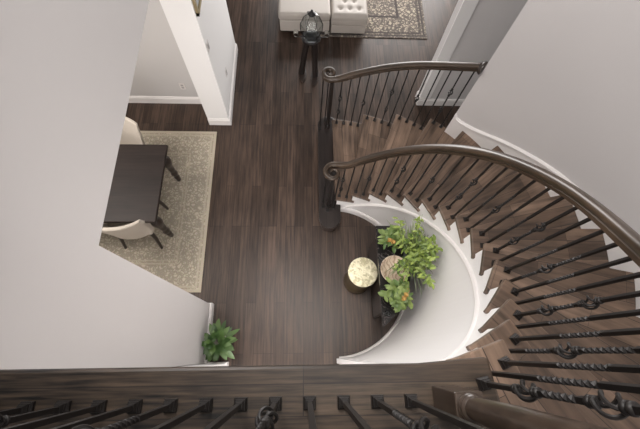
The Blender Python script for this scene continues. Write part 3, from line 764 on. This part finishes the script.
m = MB(); m.lathe([(0.156, 0.525), (0.160, 0.532), (0.159, 0.546), (0.148, 0.553), (0.06, 0.555), (0.001, 0.555)], 40); m.build('top', M_stool, sto, smooth=50)

def leaf(m, p, d, L, Wd, droop=0.3, up=Vector((0, 0, 1)), n=4, lim=None):
    d = d.normalized(); s = d.cross(up)
    if s.length < 1e-3: s = Vector((1, 0, 0))
    s.normalize(); nrm = s.cross(d)
    vs = []
    for i in range(n + 1):
        t = i / n; c = p + d * L * t - Vector((0, 0, 1)) * droop * L * t * t
        wv = Wd * (sin(pi * min(1, t * 0.92 + 0.08)) ** 0.8) * (1 if t < 0.99 else 0.05)
        for sg in (-1, 0, 1): vs.append(c + s * sg * wv + nrm * (abs(sg) * wv * 0.25))
    if lim:
        q = []
        for v in vs:
            r = sqrt((v.x - CX) ** 2 + (v.y - CY) ** 2)
            if r > lim: v = Vector((CX + (v.x - CX) * lim / r, CY + (v.y - CY) * lim / r, v.z))
            q.append(v)
        vs = q
    fs = []
    for i in range(n):
        a = 3 * i; fs += [(a, a + 1, a + 4, a + 3), (a + 1, a + 2, a + 5, a + 4)]
    m.add(vs, fs)
def pot(parent, r, h, mat):
    m = MB(); m.lathe([(r * 0.72, 0), (r * 0.95, h * 0.6), (r, h), (r * 0.9, h), (r * 0.85, h * 0.85), (0.001, h * 0.85)], 24); m.build('pot', mat, parent, smooth=50)
    return h * 0.85
LIM = 0.845
# big leafy plant
def W2(parent, v): return v
bp = empty('potted_plant', (1.06, 0.905, CT)); tag(bp, 'large bright green leafy plant with grassy blades at the middle of the console', 'plant')
pot(bp, 0.075, 0.17, M_pot)
mf = MB(); ms = MB(); mg = MB(); base = Vector((1.03, 0.88, CT + 0.15))
for i in range(60):
    a = rnd.uniform(-2.5, 2.5); el = rnd.uniform(0.5, 1.5); Ls = rnd.uniform(0.22, 0.52)
    d = Vector((cos(a) * cos(el), sin(a) * cos(el), sin(el)))
    tip = base + d * Ls + Vector((0.0, 0.0, 0))
    r = sqrt((tip.x - CX) ** 2 + (tip.y - CY) ** 2)
    if r > 0.79: tip = Vector((CX + (tip.x - CX) * 0.79 / r, CY + (tip.y - CY) * 0.79 / r, tip.z + 0.5 * (r - 0.79)))
    mid = (base + tip) / 2 + Vector((0, 0, 0.03)); ms.tube([base, mid, tip], [0.0045, 0.0035, 0.002], 5)
    for q in range(11):
        b = base + (tip - base) * rnd.uniform(0.4, 1.02); aa = rnd.uniform(0, 2 * pi)
        leaf(mf, b, Vector((cos(aa), sin(aa), rnd.uniform(-0.5, 0.6))), rnd.uniform(0.035, 0.072), rnd.uniform(0.008, 0.015), 0.4, lim=0.835)
for i in range(150):
    a = rnd.uniform(-2.6, 2.2); el = rnd.uniform(0.3, 1.3); d = Vector((cos(a) * cos(el), sin(a) * cos(el), sin(el)))
    leaf(mg, base, d, rnd.uniform(0.26, 0.50), 0.0045, 0.3, n=6, lim=0.835)
rel(ms.build('stem', M_leafB, bp, smooth=60)); rel(mf.build('foliage', M_leafA, bp, smooth=60)); rel(mg.build('grass_blades', M_leafB, bp, smooth=60))
def small_plant(loc, n, hgt, spread, label, mats, flowers, pr, ph):
    o = empty('potted_plant', loc); tag(o, label, 'plant'); top = pot(o, pr, ph, M_pot2)
    mf = MB(); ms = MB(); fm = MB(); b0 = Vector(loc) + Vector((0, 0, top))
    for i in range(n):
        a = rnd.uniform(0, 2 * pi); el = rnd.uniform(0.5, 1.4); tip = b0 + Vector((cos(a) * cos(el) * spread, sin(a) * cos(el) * spread, sin(el) * hgt))
        ms.tube([b0, (b0 + tip) / 2 + Vector((0, 0, 0.015)), tip], 0.0025, 5)
        for q in range(6):
            b = b0 + (tip - b0) * rnd.uniform(0.5, 1.0); aa = rnd.uniform(0, 2 * pi)
            leaf(mf, b, Vector((cos(aa), sin(aa), rnd.uniform(-0.1, 0.4))), rnd.uniform(0.05, 0.085), rnd.uniform(0.014, 0.024), 0.35, lim=LIM)
    for (fx, fy, fz) in flowers:
        for q in range(10):
            aa = q * 0.63; leaf(fm, b0 + Vector((fx, fy, fz)), Vector((cos(aa), sin(aa), 0.4 + 0.3 * (q % 3))), 0.03, 0.009, 0.2, lim=LIM)
    rel(ms.build('stem', M_leafB, o)); rel(mf.build('foliage', mats, o, smooth=60))
    if fm.v: rel(fm.build('flowers', M_flower, o))
    return o
small_plant((0.86, 1.06, CT), 15, 0.17, 0.13, 'small green plant with an orange bloom at the far end of the console', M_leafD, [(-0.03, -0.05, 0.14), (0.0, -0.07, 0.15)], 0.05, 0.09)
small_plant((0.875, 0.50, CT), 22, 0.20, 0.16, 'bushy green plant with orange flowers at the near end of the console', M_leafD, [(0.05, -0.02, 0.19), (0.03, -0.05, 0.18), (0.07, 0.02, 0.17)], 0.05, 0.09)
m = MB(); m.lathe([(0.05, 0.0), (0.09, 0.025), (0.13, 0.075), (0.140, 0.095), (0.133, 0.095), (0.11, 0.055), (0.06, 0.03), (0.001, 0.025)], 32)
bw = m.build('bowl', M_bowl, None, smooth=50, loc=(0.888, 0.752, CT)); tag(bw, 'round carved wooden bowl in front of the leafy plant on the console', 'bowl')
bw.rotation_euler = (0, 0, 0)
def glass_orn(loc, label):
    m = MB(); m.lathe([(0.02, 0.0), (0.032, 0.02), (0.030, 0.05), (0.015, 0.07), (0.02, 0.085), (0.017, 0.085), (0.012, 0.07), (0.026, 0.048), (0.027, 0.02), (0.001, 0.008)], 18, caps=False)
    tag(m.build('glass_votive', M_glass, None, smooth=50, loc=loc), label, 'ornament')
glass_orn((0.80, 0.345, CT), 'small clear glass ornament on the near tip of the marble top')

# leafy floor plant
fp = empty('floor_plant', (-0.91, 0.12, 0)); tag(fp, 'dark green broad-leaved plant on the floor in the white wall corner', 'plant')
pot(fp, 0.10, 0.22, M_pot2)
mf = MB(); b0 = Vector((-0.91, 0.12, 0.21))
for ring, (cnt, el, L_, wd) in enumerate(((13, 0.15, 0.20, 0.032), (14, 0.5, 0.21, 0.033), (12, 0.8, 0.20, 0.031), (9, 1.1, 0.17, 0.028), (5, 1.35, 0.12, 0.022))):
    for i in range(cnt):
        a = 2 * pi * i / cnt + ring * 0.4 + rnd.uniform(-0.3, 0.3); e = el + rnd.uniform(-0.2, 0.2)
        d = Vector((cos(a) * cos(e), sin(a) * cos(e), sin(e)))
        p = b0 + Vector((cos(a), sin(a), 0)) * 0.035 + Vector((0, 0, 0.045 * ring))
        leaf(mf, p, d, L_ * rnd.uniform(0.8, 1.15), wd * rnd.uniform(0.85, 1.15), rnd.uniform(0.25, 0.55), n=6)
mf.v = [(max(v[0], XN + 0.02), max(v[1], -0.07), max(v[2], 0.01)) for v in mf.v]
rel(mf.build('foliage', M_leafC, fp, smooth=60))
